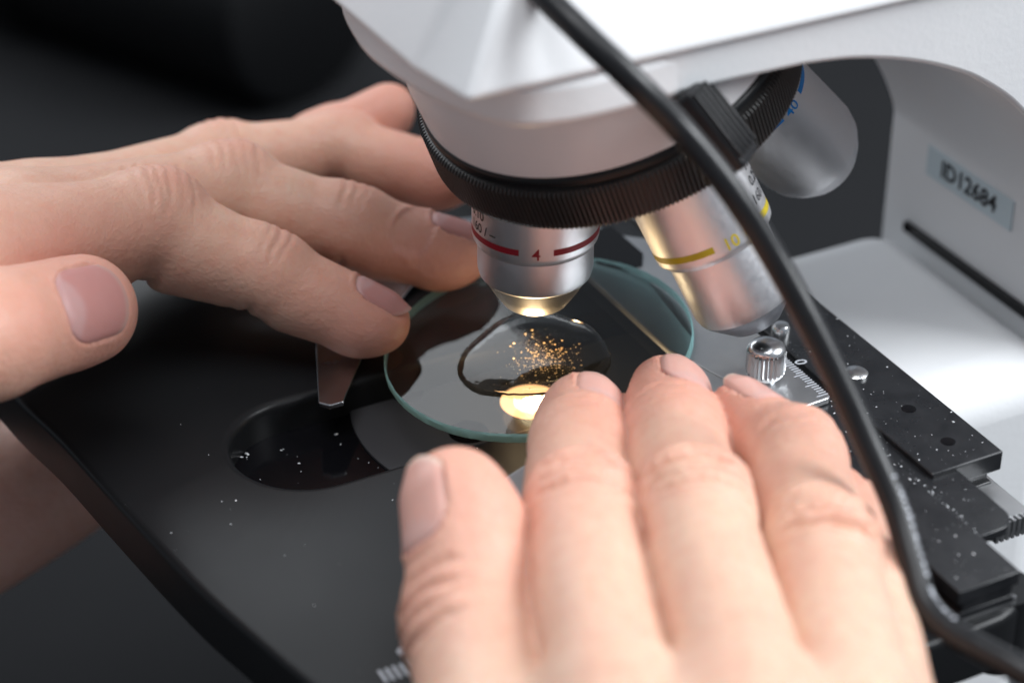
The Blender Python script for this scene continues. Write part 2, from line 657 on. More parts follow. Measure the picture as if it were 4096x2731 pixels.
def rail_region(rnd):
    while True:
        x, y = rnd.uniform(25.5, 53.5), rnd.uniform(-89, 25)
        if (x < 36.4) or (36.9 < x < 44.6 and y > -77) or (x > 45.2 and y > -63):
            return x, y


def rail_z(x, y):
    return 7.5 if x < 36.7 else (7.0 if x < 39.5 else 8.0)


dust('dust', 420, rail_region, rail_z, 0.04, 0.20, bar, 9)
dust('dust', 120, lambda r: (36.9 + abs(r.gauss(0, .7)), r.uniform(-79, 0)), 7.0, 0.05, 0.24, bar, 10)

# --- slide holder: nickel plate, knurled screw, spring finger, fixed arm
holder = part('slide_holder', prism([(20.2, 40), (20.2, -12), (27.6, -38.4), (36.6, -38.0), (37.3, -37.3), (37.3, -2), (37.3, 24), (32, 29), (30.4, 40)], 7.56, 8.9), M['steel'], bevel=0.35, smooth=False)
arm_pts = [(29, -38.0), (-26, -41.8), (-31, -40.5), (-32, -38), (-26.2, -34.2), (21.4, -16)]
part('fixed_arm', prism(arm_pts, 7.6, 8.7), M['steel'], holder, bevel=0.2, smooth=False)
fing = [(31, 41), (10, 46), (-5.5, 40), (-20.6, 25.8), (-31.8, 11.4), (-33.0, 9.6), (-35.6, 9.6), (-37.0, 11.4), (-30.2, 28.4), (-22, 44), (-4, 56), (14, 60), (31, 56)]
part('spring_finger', prism(fing, 0.5, 1.45), M['spring'], holder, bevel=0.2, smooth=False)
part('pivot_block', box(21, 31, 40.2, 56, 1.3, 8.6), M['steel'], holder, bevel=0.4, smooth=False)
knob_p = [(2.0, 8.9), (2.0, 9.8), (3.0, 9.85), (3.35, 10.3), (3.45, 10.9), (3.45, 14.4), (3.3, 15.2), (2.7, 15.9), (1.6, 16.3), (0.1, 16.4)]
knob_w = [0, 0, 0, -0.25, -0.4, -0.4, -0.12, 0, 0, 0]
part('thumb_screw', lathe(knob_p, (30.2, -27.8, 0), (0, 0, 1), 52, wave=knob_w, cap=(False, True)), M['chrome'], holder, auto=60)
ticks = [box(35.7 if i % 5 else 34.9, 37.2, -36.9 + i * 0.7, -36.68 + i * 0.7, 8.89, 8.935) for i in range(26)]
tag(part('vernier_marks', join(*ticks), M['whiteink'], holder, smooth=False), kind='stuff')
V, F = flat_text('0', 3.2, 39.6, -25.2, 8.05, math.radians(80))
part('scale_number', (V, F), M['whiteink'], holder, smooth=False)
part('set_screw', lathe([(1.7, 8.0), (1.7, 9.4), (1.3, 9.9), (0.1, 10.0)], (41.6, -15.5, 0), (0, 0, 1), 28, cap=(False, True)), M['chrome'], holder)
part('notch_dark', prism([(24, 31), (24, 20), (27.5, 15.5), (31, 15.5), (33.2, 19), (33.2, 31)], 8.92, 9.2), M['gloss_black'], holder, smooth=False)  # black sheet laid on the plate, standing in for the notch's dark opening

# --- pillar, shelf, base
pts = [(4, 77.5), (4, 70.4), (18, 70.4), (30, 70.2), (38.4, 69.3), (46.6, 67.5), (53, 65.5), (58.7, 63.2), (63.6, 60.8), (68.3, 57.7), (72.2, 54.7), (75.8, 51.2), (82.5, 44.6), (89, 36.8), (94, 29), (97, 23.2), (98.3, 19.6), (98.5, 17.5)]
prof = [tuple(p) for p in catmull(pts[3:], 4)]
prof = pts[:3] + prof + [(98.5, -96), (170, -96), (170, 77.5)]
n = len(prof)
V = [(p[0], -33.0, p[1]) for p in prof] + [(p[0], 31.5, p[1]) for p in prof]
F = [tuple(range(n)), tuple(range(n, 2 * n))] + [(i, (i + 1) % n, n + (i + 1) % n, n + i) for i in range(n)]
arm = part('arm', (V, F), M['white'], bevel=0.9, seg=3, auto=35)
tier = [(-29.5, 0), (-28.8, -8), (-26, -21), (-20.4, -30.6), (-12, -33.5), (0, -33.5), (14, -32.3)]
tier = [tuple(p) for p in catmull(tier, 5)]
tier = tier + [(14, 30)] + [(x, -y * 0.92) for x, y in reversed(tier[1:-1])]
part('arm_nose', prism(tier, 69.6, 77.3), M['white'], arm, bevel=1.6, auto=45)
base_o = [(-33, 20), (-32.4, -20.8), (-30, -34.8), (172, -34.8), (172, 33), (-30, 33)]
top_o = [(-12, 16), (-12, -19.5), (-6, -20.5), (172, -17), (172, 16), (-6, 18)]
V = [(x, y, 77.6) for x, y in base_o] + [(x, y, 116) for x, y in top_o]
F = [(5, 4, 3, 2, 1, 0), (6, 7, 8, 9, 10, 11)] + [(i, (i + 1) % 6, 6 + (i + 1) % 6, 6 + i) for i in range(6)]
part('arm_cover', (V, F), M['white'], arm, bevel=1.6, seg=4)
part('focus_block', box(57.5, 98.0, -32, 29.5, -96, -4.2), M['white'], bevel=9.0, seg=8)
part('guide_gap', box(97.4, 98.8, -31, 23, -4.3, -2.3), M['gloss_black'], smooth=False)
part('foot', box(56, 172, -34, 48, DESK + 0.5, -96.5), M['white'], bevel=6.0, seg=5)
# inventory label on the pillar
lab = part('inventory_label', box(98.12, 98.62, -8.2, 18.6, 10.6, 17.0), M['label'], bevel=0.1, smooth=False)
V, F = text_mesh('ID12684', 5.0, 0.13)
part('lettering', ([(98.05, 5.2 - x, 13.8 + y) for x, y, _ in V], F), M['ink'], lab, smooth=False)
# a small vertical lamp house below the stage keeps the condenser lit and joined to the foot
part('lamp_house', lathe([(15, -10.5), (15, -70), (22, -80), (22, DESK + 0.5)], (0, 3, 0), (0, 0, 1), 48), M['black'])
part('foot_plate', box(-20, 60, -20, 26, DESK + 0.4, -120), M['black'], bevel=4)

# --- nosepiece
AL, AZ, ZA = 0.377, 0.17, 95.0
apex = np.array([0, 0, ZA])
nax = np.array([math.sin(AL) * math.cos(AZ), math.sin(AL) * math.sin(AZ), -math.cos(AL)])


def rot(v, k, t):
    v, k = np.array(v, float), np.array(k, float)
    return v * math.cos(t) + np.cross(k, v) * math.sin(t) + k * (k @ v) * (1 - math.cos(t))


nose = part('nosepiece', lathe([(30.8, 21.0), (31.6, 24.0), (31.7, 28.0), (31.3, 34.6), (30.6, 34.9)], apex, nax, 128, cap=(True, True)), M['skirt'], auto=35)
part('black_collar', lathe([(30.0, 34.5), (31.4, 34.9), (31.7, 35.3), (31.7, 36.4), (31.0, 37.2)], apex, nax, 128), M['black'], nose)
kp = [(31.0, 36.9), (32.3, 37.1), (32.8, 37.6), (32.8, 44.6), (32.4, 45.1), (30.5, 45.3), (16.0, 45.4)]
kw = [0, -0.4, -0.8, -0.8, -0.4, 0, 0]
part('knurled_ring', lathe(kp, apex, nax, 1000, wave=kw, per=4), M['knurl'], nose, smooth=False)

# ribbed black grip beside the arm
ga = np.array([9.5, -33.0, 69.0])
gb = np.array([15.0, -39.5, 59.5])
gd = (gb - ga) / np.linalg.norm(gb - ga)
ge = np.cross(gd, [0, 0, 1.0])
ge /= np.linalg.norm(ge)
gf = np.cross(ge, gd)
gl = float(np.linalg.norm(gb - ga))


def gbox(l0, l1, w0, w1, h0, h1):
    v, f = box(l0, l1, w0, w1, h0, h1)
    return [tuple(ga + gd * a + ge * b + gf * c) for a, b, c in v], f


grip = part('ribbed_grip', gbox(-2, gl, -3.9, 3.9, -3.0, 2.4), M['rubber'], bevel=0.9)
for i in range(5):
    part('rib', gbox(-1.2, gl - 1.6, -3.5 + i * 1.55, -2.7 + i * 1.55, 2.3, 2.9), M['rubber'], grip, bevel=0.25)

# --- objectives


def objective(name_paint, t, profile, tipprof, tipmat, band_h, band_r, number, num_off, rows, paint, gap, label, face):
    ax = rot((0, 0, -1), nax, t)
    a, e, f = frame(ax, (0, 1, 0))
    # angle on the barrel that faces the camera (camera lies towards -y, up, in stage coordinates)
    view = np.array(face, float)
    ang0 = math.atan2(view @ f, view @ e)
    ob = part('objective', lathe(profile, apex, ax, 96, ref=(0, 1, 0)), M['alu'], auto=30)
    ob['label'] = label
    part('front_cone', lathe(tipprof, apex, ax, 96, ref=(0, 1, 0)), tipmat, ob, auto=35)
    tr = tipprof[-1][0]
    part('front_lens', lathe([(tr - 1.0, tipprof[-1][1] + 0.02), (0.2, tipprof[-1][1] + 0.05)], apex, ax, 32, ref=(0, 1, 0), cap=(False, True)), M['gloss_black'], ob)
    h0, h1 = band_h
    g0, g1 = gap
    part('colour_ring', arc_band(apex, ax, (0, 1, 0), band_r + 0.03, h0, h1, ang0 + num_off + g1, ang0 + num_off + 2 * math.pi - g0, 120), paint, ob)
    V_, F_ = wrap_text(number, 3.0, apex, ax, (0, 1, 0), band_r + 0.04, ang0 + num_off, (h0 + h1) / 2 + 0.3)
    part('number', (V_, F_), paint, ob, smooth=False)
    for txt, sz, ang, h in rows:
        V_, F_ = wrap_text(txt, sz, apex, ax, (0, 1, 0), band_r + 0.04, ang0 + ang, h)
        part('lettering', (V_, F_), M['ink'], ob, smooth=False)
    return ob


cb, sb = math.cos(BETA), math.sin(BETA)
face = (-sb * 1.0, -cb * 1.0, 0.35)          # towards the camera in stage coordinates
O4 = objective('4', 0.0,
          [(10.0, 44.6), (10.95, 46.0), (10.95, 62.7), (10.85, 63.1), (10.4, 64.0), (10.05, 64.3), (10.05, 69.3), (9.75, 70.5), (9.2, 71.0)],
          [(9.2, 70.95), (9.0, 71.3), (7.6, 73.8), (5.7, 76.6), (5.3, 76.8)], M['tip'],
          (60.75, 61.9), 10.95, '4', 0.0, [('0.10', 2.5, 1.12, 56.9), ('160 / \u2013', 2.5, 1.0, 59.4)], M['red'], (0.27, 0.27),
          'four times objective with a red ring, pointing straight down', face)
O10 = objective('10', math.radians(-80),
          [(9.6, 44.6), (10.5, 46.0), (10.5, 66.4), (10.4, 67.0), (9.7, 67.9), (9.1, 68.1), (9.1, 78.8), (8.7, 80.3)],
          [(8.7, 80.25), (8.3, 80.9), (4.8, 84.4), (4.4, 84.6)], M['grey_tip'],
          (64.5, 65.7), 10.5, '10', -0.20, [('A', 3.0, -1.2, 56.4), ('0.25', 2.6, -1.26, 59.4), ('160 /', 2.5, -1.15, 62.2)], M['yellow'], (0.26, 0.30),
          'ten times objective with a yellow ring, leaning towards the pillar', face)
O40 = objective('40', math.radians(-166),
          [(9.4, 44.6), (10.2, 46.0), (10.2, 66.5), (10.2, 82.5), (9.7, 85.0)],
          [(9.7, 84.95), (8.4, 87.6), (7.0, 89.6), (6.2, 90.0)], M['alu'],
          (64.0, 65.2), 10.2, '40', -0.3, [], M['blue'], (0.30, 0.24),
          'forty times objective with a blue ring, turned away behind the knurled ring', face)

# ------------------------------------------------------------------ glass disc, puddle, gold grains (stage axes)
DU, DV, DZ, DR, SU, SV = 2.33, 3.33, 7.45, 27.8, 0.1292, -0.0187


def disc_xyz(u, v, h=0.0):
    """point on (or h above) the disc's upper face, in world axes"""
    z = DZ + SU * (u - DU) + SV * (v - DV) + h
    return (u * cb - v * sb, u * sb + v * cb, z)


nrm = np.array([-SU, -SV, 1.0])
nrm /= np.linalg.norm(nrm)
nw = np.array([nrm[0] * cb - nrm[1] * sb, nrm[0] * sb + nrm[1] * cb, nrm[2]])
dc = np.array(disc_xyz(DU, DV))
disc = empty('glass_disc', dc + nw * -1.9)
tag(disc, 'round clear glass disc with a greenish edge, lying tilted on the stage', 'glass disc')
org = -(dc + nw * -1.9)


def dpart(name, vf, m, **k):
    return mesh(name, vf[0], vf[1], m, disc, loc=org, **k)


dpart('upper_face', lathe([(DR - 0.25, 0.0), (0.05, 0.0)], dc, nw, 160, cap=(False, True)), M['glass'])
dpart('lower_face', lathe([(DR - 0.25, -1.85), (0.05, -1.85)], dc, nw, 160, cap=(False, True)), M['glass'])
rnd = random.Random(5)
Vr, Fr = lathe([(DR - 0.25, 0.0), (DR, -0.3), (DR, -1.55), (DR - 0.25, -1.85)], dc, nw, 240, cap=(False, False))
Vr = [tuple(np.array(v) + np.array([rnd.gauss(0, .025) for _ in range(3)])) for v in Vr]
dpart('rim', (Vr, Fr), M['glass_edge'])

pud = [(-12.3, 6.0), (-9.4, 10.6), (-3.5, 13.6), (1.8, 15.2), (7.6, 14.3), (11.6, 8.4), (13.2, 1.3), (11.9, -6.2), (8.4, -10.6), (2.5, -11.6), (-3.1, -9.5), (-9.4, -5.0), (-12.4, 0.0)]
pud = [(x - 1.3 + random.uniform(-.5, .5), y - 2.5 + random.uniform(-.5, .5)) for x, y in pud]
pc = np.mean(np.array(pud), 0)
ring = catmull([(x, y, 0) for x, y in pud], 8, True)
ring = [np.array([p[0] + rnd.gauss(0, .045), p[1] + rnd.gauss(0, .045)]) for p in ring]
V, F = [], []
levels = [(0.0, 0.05), (0.002, 0.3), (0.014, 0.65), (0.05, 1.02), (0.115, 1.30), (0.22, 1.47), (0.42, 1.57), (0.7, 1.60)]
nr = len(ring)
for k, h in levels:
    for p in ring:
        q = p + (pc - p) * k
        V.append(disc_xyz(q[0], q[1], h))
for k in range(len(levels) - 1):
    for i in range(nr):
        j = (i + 1) % nr
        F.append((k * nr + i, k * nr + j, (k + 1) * nr + j, (k + 1) * nr + i))
F.append(tuple(range((len(levels) - 1) * nr, len(levels) * nr)))
o = mesh('water_puddle', V, F, M['water'], auto=70)
o.data.materials.append(M['water_top'])
for p_ in o.data.polygons:
    if p_.index >= 2 * nr:
        p_.material_index = 1
tag(o, 'clear puddle of water with a dark outline on the glass disc', 'water')

parts = []
for i in range(520):
    if i < 330:
        u, v = rnd.gauss(-0.4, 2.6), rnd.gauss(-3.6, 3.0)
    else:
        u, v = rnd.gauss(0.3, 5.0), rnd.gauss(-3.4, 4.6)
    if ((u + 1.3) / 11) ** 2 + ((v + 1.5) / 10.5) ** 2 > 0.8:
        continue
    r = rnd.choice([0.04, 0.05, 0.06, 0.08, 0.10, 0.13, 0.18, 0.25])
    c0 = np.array(disc_xyz(u, v, 0.2 + rnd.random() * 0.9))
    dirs = [np.array(d) * r * rnd.uniform(.6, 1.3) for d in ((1, 0, 0), (-1, 0, 0), (0, 1, 0), (0, -1, 0), (0, 0, .8), (0, 0, -.8))]
    parts.append(([tuple(c0 + d) for d in dirs], [(0, 2, 4), (2, 1, 4), (1, 3, 4), (3, 0, 4), (2, 0, 5), (1, 2, 5), (3, 1, 5), (0, 3, 5)]))
V, F = join(*parts)
o = mesh('gold_grains', V, F, M['gold'], smooth=False)
tag(o, 'glittering gold grains scattered in the water puddle', 'grains', kind='stuff')

# ------------------------------------------------------------------ cable in front of the microscope
cab = [(-7, -22, 97), (-1.0, -33.7, 92.0), (5.5, -41.5, 88.0), (13.1, -45.4, 82.0), (20.5, -45.4, 74.0), (27.8, -49.0, 66.0), (34.6, -51.9, 56.0),
       (39.6, -55.9, 48.0), (44.2, -60.0, 40.0), (48.0, -64.5, 33.0), (51.9, -71.2, 26.0), (53.8, -78.2, 21.0), (55.1, -84.0, 18.0),
       (57.9, -88.6, 17.0), (62.1, -92.9, 16.8), (66.9, -97.1, 16.4), (73.5, -102.1, 14.0), (86, -112, 2), (104, -124, -40), (118, -132, -110), (150, -134, -147.5), (230, -130, -147.9)]
path = catmull(cab, 10)
V, F = tube(path, 2.05, 28)
o = mesh('cable', V, F, M['rubber'])
tag(o, 'thick black rubber cable hanging diagonally in front of the microscope', 'cable')

cable_o = o
marks = []
crnd = random.Random(21)
for k in range(len(path) - 1):
    p = np.array(path[k])
    if not (p[2] < 30 and p[2] > 16.9 and p[0] < 58) or crnd.random() < 0.25:
        continue
    t = np.array(path[k + 1]) - p
    t /= np.linalg.norm(t)
    nn = np.array([0.62, -0.5, 0.62])
    nn -= t * (nn @ t)
    nn /= np.linalg.norm(nn)
    w = np.cross(nn, t)
    for q in range(2):
        l0 = crnd.uniform(-.5, .4)
        l1 = l0 + crnd.uniform(.15, .4)
        w0 = -.45 + crnd.uniform(0, .2)
        w1 = .45 - crnd.uniform(0, .3)
        marks.append(([tuple(p + t * a_ + w * b_ + nn * (2.06 - 0.25 * b_ * b_ + 0.02)) for a_, b_ in ((l0, w0), (l1, w0), (l1, w1), (l0, w1))], [(0, 1, 2, 3)]))
V, F = join(*marks)
tag(mesh('printed_marks', V, F, M['whiteink'], cable_o, smooth=False), kind='stuff')

# ------------------------------------------------------------------ black barrel far behind
ba = np.array([-84.0, 440.0, DESK])
bb = np.array([-156.0, 492.0, DESK])
bd = (bb - ba) / np.linalg.norm(bb - ba)
side = np.cross([0, 0, 1.0], bd)
c0 = ba + np.array([0, 0, 44.0]) - side * 14 - np.array([0, 26.0, 0])
barrel = empty('black_barrel', ba)
tag(barrel, 'blurred black cylindrical barrel lying behind the hand at upper left', 'barrel')


def bpart(name, vf, m):
    return mesh(name, vf[0], vf[1], m, barrel, loc=-ba)


bpart('tube', lathe([(40, 0), (43.5, 2.5), (43.5, 118)], c0, bd, 64), M['barrel'])
bpart('stepped_ring', lathe([(43.0, 118), (47, 119), (47, 150), (45, 152)], c0 + np.array([0, 0, 3.5]), bd, 64), M['barrel'])
bpart('eye_cup', lathe([(40, 152), (38, 190), (41, 192), (41, 214)], c0 + np.array([0, 0, 3.5]), bd, 64), M['barrel'])


# ------------------------------------------------------------------ hands: one smooth implicit surface each
def smin(a, b, k):
    h = np.clip(0.5 + 0.5 * (b - a) / k, 0, 1)
    return b + (a - b) * h - k * h * (1 - h)


def cone(P, a, b, ra, rb, dors=None, flat=1.0):
    ba_ = b - a
    pa = P - a
    h = np.clip((pa @ ba_) / (ba_ @ ba_), 0, 1)
    q = pa - h[:, None] * ba_
    d2 = (q * q).sum(1)
    if dors is not None and flat != 1.0:
        k = q @ dors
        d2 = d2 + (flat * flat - 1) * k * k
    return np.sqrt(d2) - (ra + (rb - ra) * h)


class Finger:
    def __init__(self, joints, radii, dorsal, pad=0.24, nail=None, swell=0.96, under=0.90, fold=None):
        """joints from knuckle to fingertip centre"""
        self.j = [np.array(p, float) for p in joints]
        self.r = radii
        self.ax = [(b - a) / np.linalg.norm(b - a) for a, b in zip(self.j, self.j[1:])]
        d = np.array(dorsal, float)
        self.d = []
        for a in self.ax:
            q = d - a * (d @ a)
            self.d.append(q / np.linalg.norm(q))
        self.pad = pad
        self.fold = fold
        self.swell = swell
        self.under = under
        self.nail = nail

    def sdf(self, P):
        D = None
        nseg = len(self.ax)
        for i in range(nseg):
            a, b = self.j[i], self.j[i + 1]
            ra, rb = self.r[i], self.r[i + 1]
            d = cone(P, a, b, ra, rb, self.d[i], 1.07)
            # fleshy underside of each phalanx
            m0 = a + (b - a) * 0.3 - self.d[i] * (ra * 0.26)
            m1 = a + (b - a) * 0.72 - self.d[i] * (rb * 0.26)
            d = smin(d, cone(P, m0, m1, ra * self.under, rb * (self.under + 0.02)), 1.6)
            if i < nseg - 1:                # joint swelling on the back
                c = b + (self.d[i] + self.d[i + 1]) * 0.06 * rb
                d = smin(d, cone(P, c - self.ax[i] * 1.8, c + self.ax[i] * 1.8, rb * self.swell, rb * self.swell), 2.0)
            else:
                c = b - self.d[i] * rb * self.pad - self.ax[i] * rb * 0.35
                d = smin(d, np.sqrt(((P - c) ** 2).sum(1)) - rb * 0.97, 1.8)
            D = d if D is None else smin(D, d, 1.8)
        return D


def hand_sdf(fingers, palm, web):
    def f(P):
        pd = None
        for a, b, ra, rb in palm:
            d = cone(P, np.array(a, float), np.array(b, float), ra, rb)
            pd = d if pd is None else smin(pd, d, 9.0)
        D = None
        for fg in fingers:
            d = smin(fg.sdf(P), pd, web)
            D = d if D is None else smin(D, d, 0.2)
        return D
    return f


def polygonise(f, lo, hi, vox):
    """surface nets on a block-sparse grid"""
    lo, hi = np.array(lo, float), np.array(hi, float)
    B = 5
    nb = np.ceil((hi - lo) / (vox * B)).astype(int)
    n = nb * B
    cs = [lo[k] + (np.arange(nb[k]) + 0.5) * B * vox for k in range(3)]
    G = np.stack(np.meshgrid(*cs, indexing='ij'), -1).reshape(-1, 3)
    coarse = f(G).reshape(nb)
    val = np.repeat(np.repeat(np.repeat(coarse, B, 0), B, 1), B, 2).astype(np.float64)
    act = np.argwhere(np.abs(coarse) < vox * B * 1.35)
    off = np.stack(np.meshgrid(*[np.arange(B)] * 3, indexing='ij'), -1).reshape(-1, 3)
    idx = (act[:, None, :] * B + off[None]).reshape(-1, 3)
    for s in range(0, len(idx), 200000):
        q = idx[s:s + 200000]
        val[q[:, 0], q[:, 1], q[:, 2]] = f(lo + (q + 0.5) * vox)
    ins = val < 0
    c = [ins[i:n[0] - 1 + i, j:n[1] - 1 + j, k:n[2] - 1 + k] for i in (0, 1) for j in (0, 1) for k in (0, 1)]
    cnt = sum(x.astype(np.int8) for x in c)
    cells = np.argwhere((cnt > 0) & (cnt < 8))
    vid = -np.ones(np.array(n) - 1, dtype=np.int64)
    vid[cells[:, 0], cells[:, 1], cells[:, 2]] = np.arange(len(cells))
    acc = np.zeros((len(cells), 3))
    num = np.zeros(len(cells))
    corners = [(i, j, k) for i in (0, 1) for j in (0, 1) for k in (0, 1)]
    for a in corners:
        for b in corners:
            if a < b and sum(x != y for x, y in zip(a, b)) == 1:
                va = val[cells[:, 0] + a[0], cells[:, 1] + a[1], cells[:, 2] + a[2]]
                vb = val[cells[:, 0] + b[0], cells[:, 1] + b[1], cells[:, 2] + b[2]]
                x = (va < 0) != (vb < 0)
                t = np.where(x, va / np.where(x, va - vb, 1), 0)
                p = np.array(a) + t[:, None] * (np.array(b) - np.array(a))
                acc += np.where(x[:, None], p, 0)
                num += x
    verts = lo + (cells + acc / num[:, None] + 0.5) * vox
    faces = []
    for ax in range(3):
        sl0 = [slice(None)] * 3
        sl1 = [slice(None)] * 3
        sl0[ax] = slice(0, n[ax] - 1)
        sl1[ax] = slice(1, n[ax])
        cr = np.argwhere(ins[tuple(sl0)] != ins[tuple(sl1)])
        o1, o2 = [k for k in range(3) if k != ax]
        ok = (cr[:, o1] > 0) & (cr[:, o2] > 0) & (cr[:, o1] < n[o1] - 1) & (cr[:, o2] < n[o2] - 1)
        cr = cr[ok]
        q = []
        for d1, d2 in ((0, 0), (1, 0), (1, 1), (0, 1)):
            w = cr.copy()
            w[:, o1] -= 1 - d1
            w[:, o2] -= 1 - d2
            q.append(vid[w[:, 0], w[:, 1], w[:, 2]])
        q = np.stack(q, 1)
        flip = ins[cr[:, 0], cr[:, 1], cr[:, 2]] != (ax == 1)
        q[~flip] = q[~flip][:, ::-1]
        faces.append(q)
    return verts, np.concatenate(faces)


def grad(f, P, h=0.25):
    g = 0.0
    for d in ((1, -1, -1), (-1, -1, 1), (-1, 1, -1), (1, 1, 1)):
        d = np.array(d, float)
        g = g + f(P + d * h)[:, None] * d
    return g / np.maximum(np.linalg.norm(g, axis=1, keepdims=True), 1e-9)


def smooth01(x, a, b):
    t = np.clip((x - a) / (b - a), 0, 1)
    return t * t * (3 - 2 * t)


def nail_uv(P, fg):
    """across (-1..1), along (0 cuticle .. 1 free edge), height side of the last phalanx"""
    base, L, W = fg.nail
    a, d = fg.ax[-1], fg.d[-1]
    s = np.cross(a, d)
    tip = fg.j[-1] + a * fg.r[-1]
    q = P - tip
    along = (q @ a + base + 0.0)            # mm ahead of the cuticle centre
    qa = P - fg.j[-1]
    u = np.arctan2(qa @ s, qa @ d) * fg.r[-1] / W
    start = 0.30 * L * u ** 6 + 0.07 * L * u * u
    end = L * (1.0 - 0.12 * u * u - 0.10 * u ** 6)
    v = (along - start) / (end - start)
    up = ((P - fg.j[-1]) @ d)
    return u, v, up, along


def make_hand(name, fingers, palm, lo, hi, vox, web, creases, label, tone, seed):
    f = hand_sdf(fingers, palm, web)
    V, Fc = polygonise(f, lo, hi, vox)
    g = grad(f, V)
    V = V - f(V)[:, None] * g
    N = grad(f, V)
    rs = np.random.default_rng(seed)
    disp = np.zeros(len(V))
    # skin folds over the joints
    for fi, ji, side_, items in creases:
        fg = fingers[fi]
        c = fg.j[ji]
        a = fg.ax[ji - 1] + (fg.ax[ji] if ji < len(fg.ax) else 0)
        a = a / np.linalg.norm(a)
        d = fg.d[min(ji, len(fg.d) - 1)] * side_
        if fg.fold is not None:
            d = np.array(fg.fold, float)
            d = d - a * (d @ a)
            d /= np.linalg.norm(d)
        w_ = np.cross(a, d)
        q = V - c
        s = q @ a
        y = q @ w_
        R = fg.r[ji]
        cosd = (N @ d)
        near = (np.abs(s) < 16) & (np.abs(y) < R * 1.5) & ((q @ d) > -0.5 * R) & (np.linalg.norm(q, axis=1) < R * 2.6)
        for off_, bow, wid, dep, spread in items:
            wob = 0.22 * np.sin(y * 0.9 + off_ * 3.1) + 0.06 * np.sin(y * 3.1 + off_)
            t = s - off_ - bow * (y / R) ** 2 - wob
            m = np.exp(-(t / wid) ** 2) - 0.28 * np.exp(-((np.abs(t) - wid * 2.0) / (wid * 1.2)) ** 2)
            disp -= near * dep * m * smooth01(cosd, spread, spread + 0.45) * smooth01(1.0 - np.abs(y) / R, -0.02, 0.30)
    col = np.tile(np.array(tone[0]), (len(V), 1))
    # flushed fingertips and knuckles: the skin's own colour
    for fg in fingers:
        tip = fg.j[-1]
        dist = np.linalg.norm(V - tip, axis=1)
        w = np.exp(-(dist / (fg.r[-1] * 2.5)) ** 2)[:, None] * 0.85
        col = col * (1 - w) + np.array(tone[1]) * w
        for k in range(1, len(fg.j) - 1):
            c = fg.j[k] + fg.d[k] * fg.r[k]
            w = np.exp(-(np.linalg.norm(V - c, axis=1) / (fg.r[k] * 0.85)) ** 2)[:, None] * 0.45
            col = col * (1 - w) + np.array(tone[1]) * w
    # bed of each nail, with the fold of skin that frames it
    for fg in fingers:
        if not fg.nail:
            continue
        u, v, up, al = nail_uv(V, fg)
        L = fg.nail[1]
        e = np.minimum(np.minimum((1 - np.abs(u)) * fg.nail[2], v * L), (1 - v) * L * 2.0 + 0.2)
        ok = up > 0
        disp -= ok * 0.42 * smooth01(e, -0.25, 0.25)
        ridge = np.exp(-((e + 0.65) / 0.5) ** 2) * (v < 0.85)
        disp += ok * 0.26 * ridge
        w = (ok * np.exp(-((e + 0.2) / 0.8) ** 2) * 0.35)[:, None]
        col = col * (1 - w) + np.array(tone[2]) * w
    V2 = V + N * disp[:, None]
    me = bpy.data.meshes.new(name)
    base = V2.mean(0)
    base[2] = V2[:, 2].min()
    me.from_pydata(((V2 - base) * S).tolist(), [], Fc.tolist())
    me.polygons.foreach_set('use_smooth', [True] * len(me.polygons))
    at_ = me.color_attributes.new('tone', 'FLOAT_COLOR', 'POINT')
    at_.data.foreach_set('color', np.concatenate([col, np.ones((len(col), 1))], 1).ravel().astype(np.float32))
    me.materials.append(M['skin'])
    h = link(name, me, None, base)
    tag(h, label, 'hand')
    # nails
    for fg in fingers:
        if not fg.nail:
            continue
        bs, L, W = fg.nail
        a, d = fg.ax[-1], fg.d[-1]
        sd = np.cross(a, d)
        tip = fg.j[-1] + a * fg.r[-1]
        nu, nv = 25, 25
        uu, vv = np.meshgrid(np.linspace(-1, 1, nu), np.linspace(0, 1, nv), indexing='ij')
        u, v = uu.ravel(), vv.ravel()
        start = 0.30 * L * u ** 6 + 0.07 * L * u * u
        end = L * (1.0 - 0.12 * u * u - 0.10 * u ** 6)
        al = start + v * (end - start)
        th = u * W / fg.r[-1]
        out_ = np.cos(th)[:, None] * d + np.sin(th)[:, None] * sd
        q = tip + (al - bs)[:, None] * a + out_ * fg.r[-1] * 2.0
        for _ in range(40):
            q = q - out_ * np.clip(fg.sdf(q), -0.6, 2.0)[:, None] * 0.8
        g = grad(fg.sdf, q)
        rim = np.minimum(np.minimum((1 - np.abs(u)) * W, v * L), 3.0)
        lift = -0.34 + 0.40 * smooth01(rim, 0.0, 0.9) + 0.10 * (1 - u * u)
        q = q + g * lift[:, None]
        # the free edge runs on straight instead of following the round fingertip
        k = np.clip((v - 0.62) / 0.38, 0, 1)
        fall = ((q - tip) @ d)
        ref_ = fall.reshape(nu, nv)[:, int(0.62 * (nv - 1))][:, None].repeat(nv, 1).ravel()
        drop = np.clip(ref_ - fall - 0.7, 0, 1.6)
        q = q + d * (drop * 0.55 * k)[:, None]
        col = np.tile(np.array(tone[3]), (len(q), 1))
        lun = smooth01(v + 0.35 * u * u, 0.34, 0.24)[:, None] * tone[5]
        col = col * (1 - lun) + np.array([0.60, 0.46, 0.46]) * lun
        fe = smooth01(v + 0.06 * u * u, 0.93, 0.97)[:, None]
        col = col * (1 - fe) + np.array(tone[4]) * fe
        ed = np.exp(-(rim / 0.35) ** 2)[:, None] * 0.35
        col = col * (1 - ed) + np.array([0.42, 0.20, 0.18]) * ed
        fs = [(i * nv + j, (i + 1) * nv + j, (i + 1) * nv + j + 1, i * nv + j + 1) for i in range(nu - 1) for j in range(nv - 1)]
        # give the plate its thickness
        n0 = len(q)
        q2 = np.concatenate([q, q - g * 0.35])
